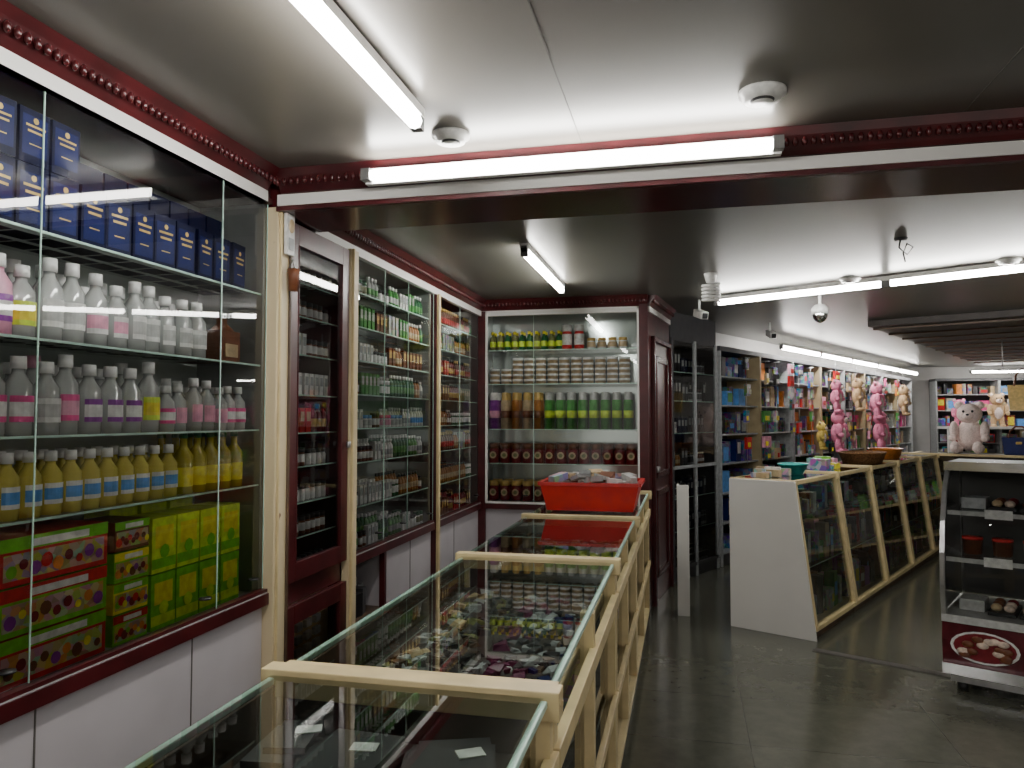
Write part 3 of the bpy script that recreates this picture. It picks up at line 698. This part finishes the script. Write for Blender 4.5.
# ------------------------------------------------------------ ceiling things & lights
def tubelight(name,p0,p1,fixoff=(0,0,.035),fixw=.045,r=.018,fh=.03):
    mb=MB(); p0=Vector(p0);p1=Vector(p1);d=(p1-p0).normalized();o=Vector(fixoff)
    mb.beam(p0-d*.03+o,p1+d*.03+o,fixw,fh,'tube_fix')
    for p,sg in ((p0,-1),(p1,1)): mb.beam(p+d*sg*.0,p+d*sg*.035,.038,.045,'tube_end'); mb.beam(p+d*sg*.02,p+d*sg*.02+o,.03,.03,'tube_end',up=(1,0,0))
    mb.tube([p0,p1],r,'tube_on',8); return mb.build(name)
tubelight('added_fill_tube',(-.83,1.0,2.44),(-.83,2.22,2.44),r=.024)
tubelight('added_fill_tube',(-1.17,2.655,2.43),(.30,2.655,2.43),fixoff=(0,.03,.0),fixw=.03,fh=.06)
tubelight('added_fill_tube',(-.86,4.05,2.41),(-.86,5.30,2.41),r=.022)
tubelight('added_fill_tube',(.27,6.10,2.40),(1.31,5.50,2.40),r=.021)
tubelight('added_fill_tube',(1.36,5.47,2.40),(2.40,4.87,2.40),r=.021)
tubelight('added_fill_tube',(2.46,4.83,2.40),(3.50,4.23,2.40))
for k in range(5):
    p0=SH@Vector((2.2+k*1.4,-.12,2.30)); p1=SH@Vector((3.5+k*1.4,-.12,2.30)); tubelight('added_fill_tube',p0,p1,fixoff=(0,0,.035),r=.026)
tubelight('added_fill_tube',(5.0,14.9,2.3),(6.4,14.9,2.3))
tubelight('added_fill_tube',(1.2,-.6,2.44),(1.2,.6,2.44))  # added tube beside the camera, out of view, fills the near room with light
tubelight('added_fill_tube',(-.83,-1.4,2.44),(-.83,-.2,2.44))  # second added fill tube, unseen behind the camera
def disc(name,x,y,z,r,inner='darkgrey'):
    mb=MB(); mb.lathe([(0,-.035),(r*.45,-.035),(r*.5,-.028),(r*.75,-.03),(r*.8,-.02),(r,-.012),(r,0),(0,0)],24,(x,y,z),['white',inner,'white','white','white','white','white']); mb.build(name)
disc('smoke_detector',-.80,2.50,CN,.068); disc('smoke_detector',.24,2.38,CN,.072)
disc('smoke_detector',1.12,5.55,CF,.07); disc('smoke_detector',1.93,5.1,CF,.07)
mb=MB(); px,py=.175,5.17
mb.lathe([(0,-.06),(.03,-.06),(.04,-.02),(.045,0),(0,0)],14,(px,py,CF),'white')
mb.tube([(px+.055*math.cos(t*.5),py+.055*math.sin(t*.5),CF-.07-.0019*t) for t in range(64)],.009,'cap_white',6)
mb.build('spiral_bulb')
mb=MB(); px,py=1.03,6.2
mb.tube([(px,py,CF),(px,py,2.36)],.012,'white'); mb.lathe([(0,-.0),(.04,.0),(.065,-.03),(.065,-.07),(0,-.07)],16,(px,py,2.37),'silver'); mb.ell((px,py,2.29),(.055,.055,.06),'chrome'); mb.build('dome_camera')
def cam(x,y,ang):
    mb=MB(FR(x,y,ang)); mb.tube([(0,0,CF),(0,0,2.36)],.01,'white'); mb.beam((0,.06,2.36),(0,-.12,2.31),.06,.06,'white'); mb.beam((0,-.12,2.31),(0,-.13,2.307),.045,.045,'black'); mb.build('security_camera',.004)
cam(.12,6.3,20); cam(.85,8.0,10)
mb=MB(); px,py=1.14,4.37
mb.lathe([(0,-.012),(.03,-.012),(.035,0),(0,0)],12,(px,py,CF),'darkgrey')
mb.tube([(px,py,CF),(px-.01,py,CF-.05),(px+.03,py,CF-.09),(px+.06,py,CF-.05),(px+.03,py,CF-.03),(px+.01,py,CF-.08),(px+.02,py,CF-.13)],.004,'black',6); mb.build('hanging_cable')
mb=MB(SH); mb.box(1.6,9.0,-7.5,-1.2,2.40,CF,'deck_dark')
for k in range(11): mb.box(1.8+k*.62,1.84+k*.62,-7.5,-1.2,2.385,2.40,'wood_brown')
mb.build('ceiling_panel')
mb=MB(SH); mb.box(-1.45,-1.39,-6,-1.6,0,.006,'seam'); mb.build('floor_threshold')

# ------------------------------------------------------------ world & camera
w=bpy.data.worlds.new('w'); bpy.context.scene.world=w; w.use_nodes=True
w.node_tree.nodes['Background'].inputs[0].default_value=(.95,.89,.82,1); w.node_tree.nodes['Background'].inputs[1].default_value=.85
cd=bpy.data.cameras.new('camera'); co=bpy.data.objects.new('camera',cd); bpy.context.collection.objects.link(co)
cd.sensor_width=36; cd.lens=750/1024*36; cd.clip_start=.02
co.location=(0,0,1.5); co.rotation_euler=(math.radians(92.5),0,math.radians(13))
bpy.context.scene.camera=co
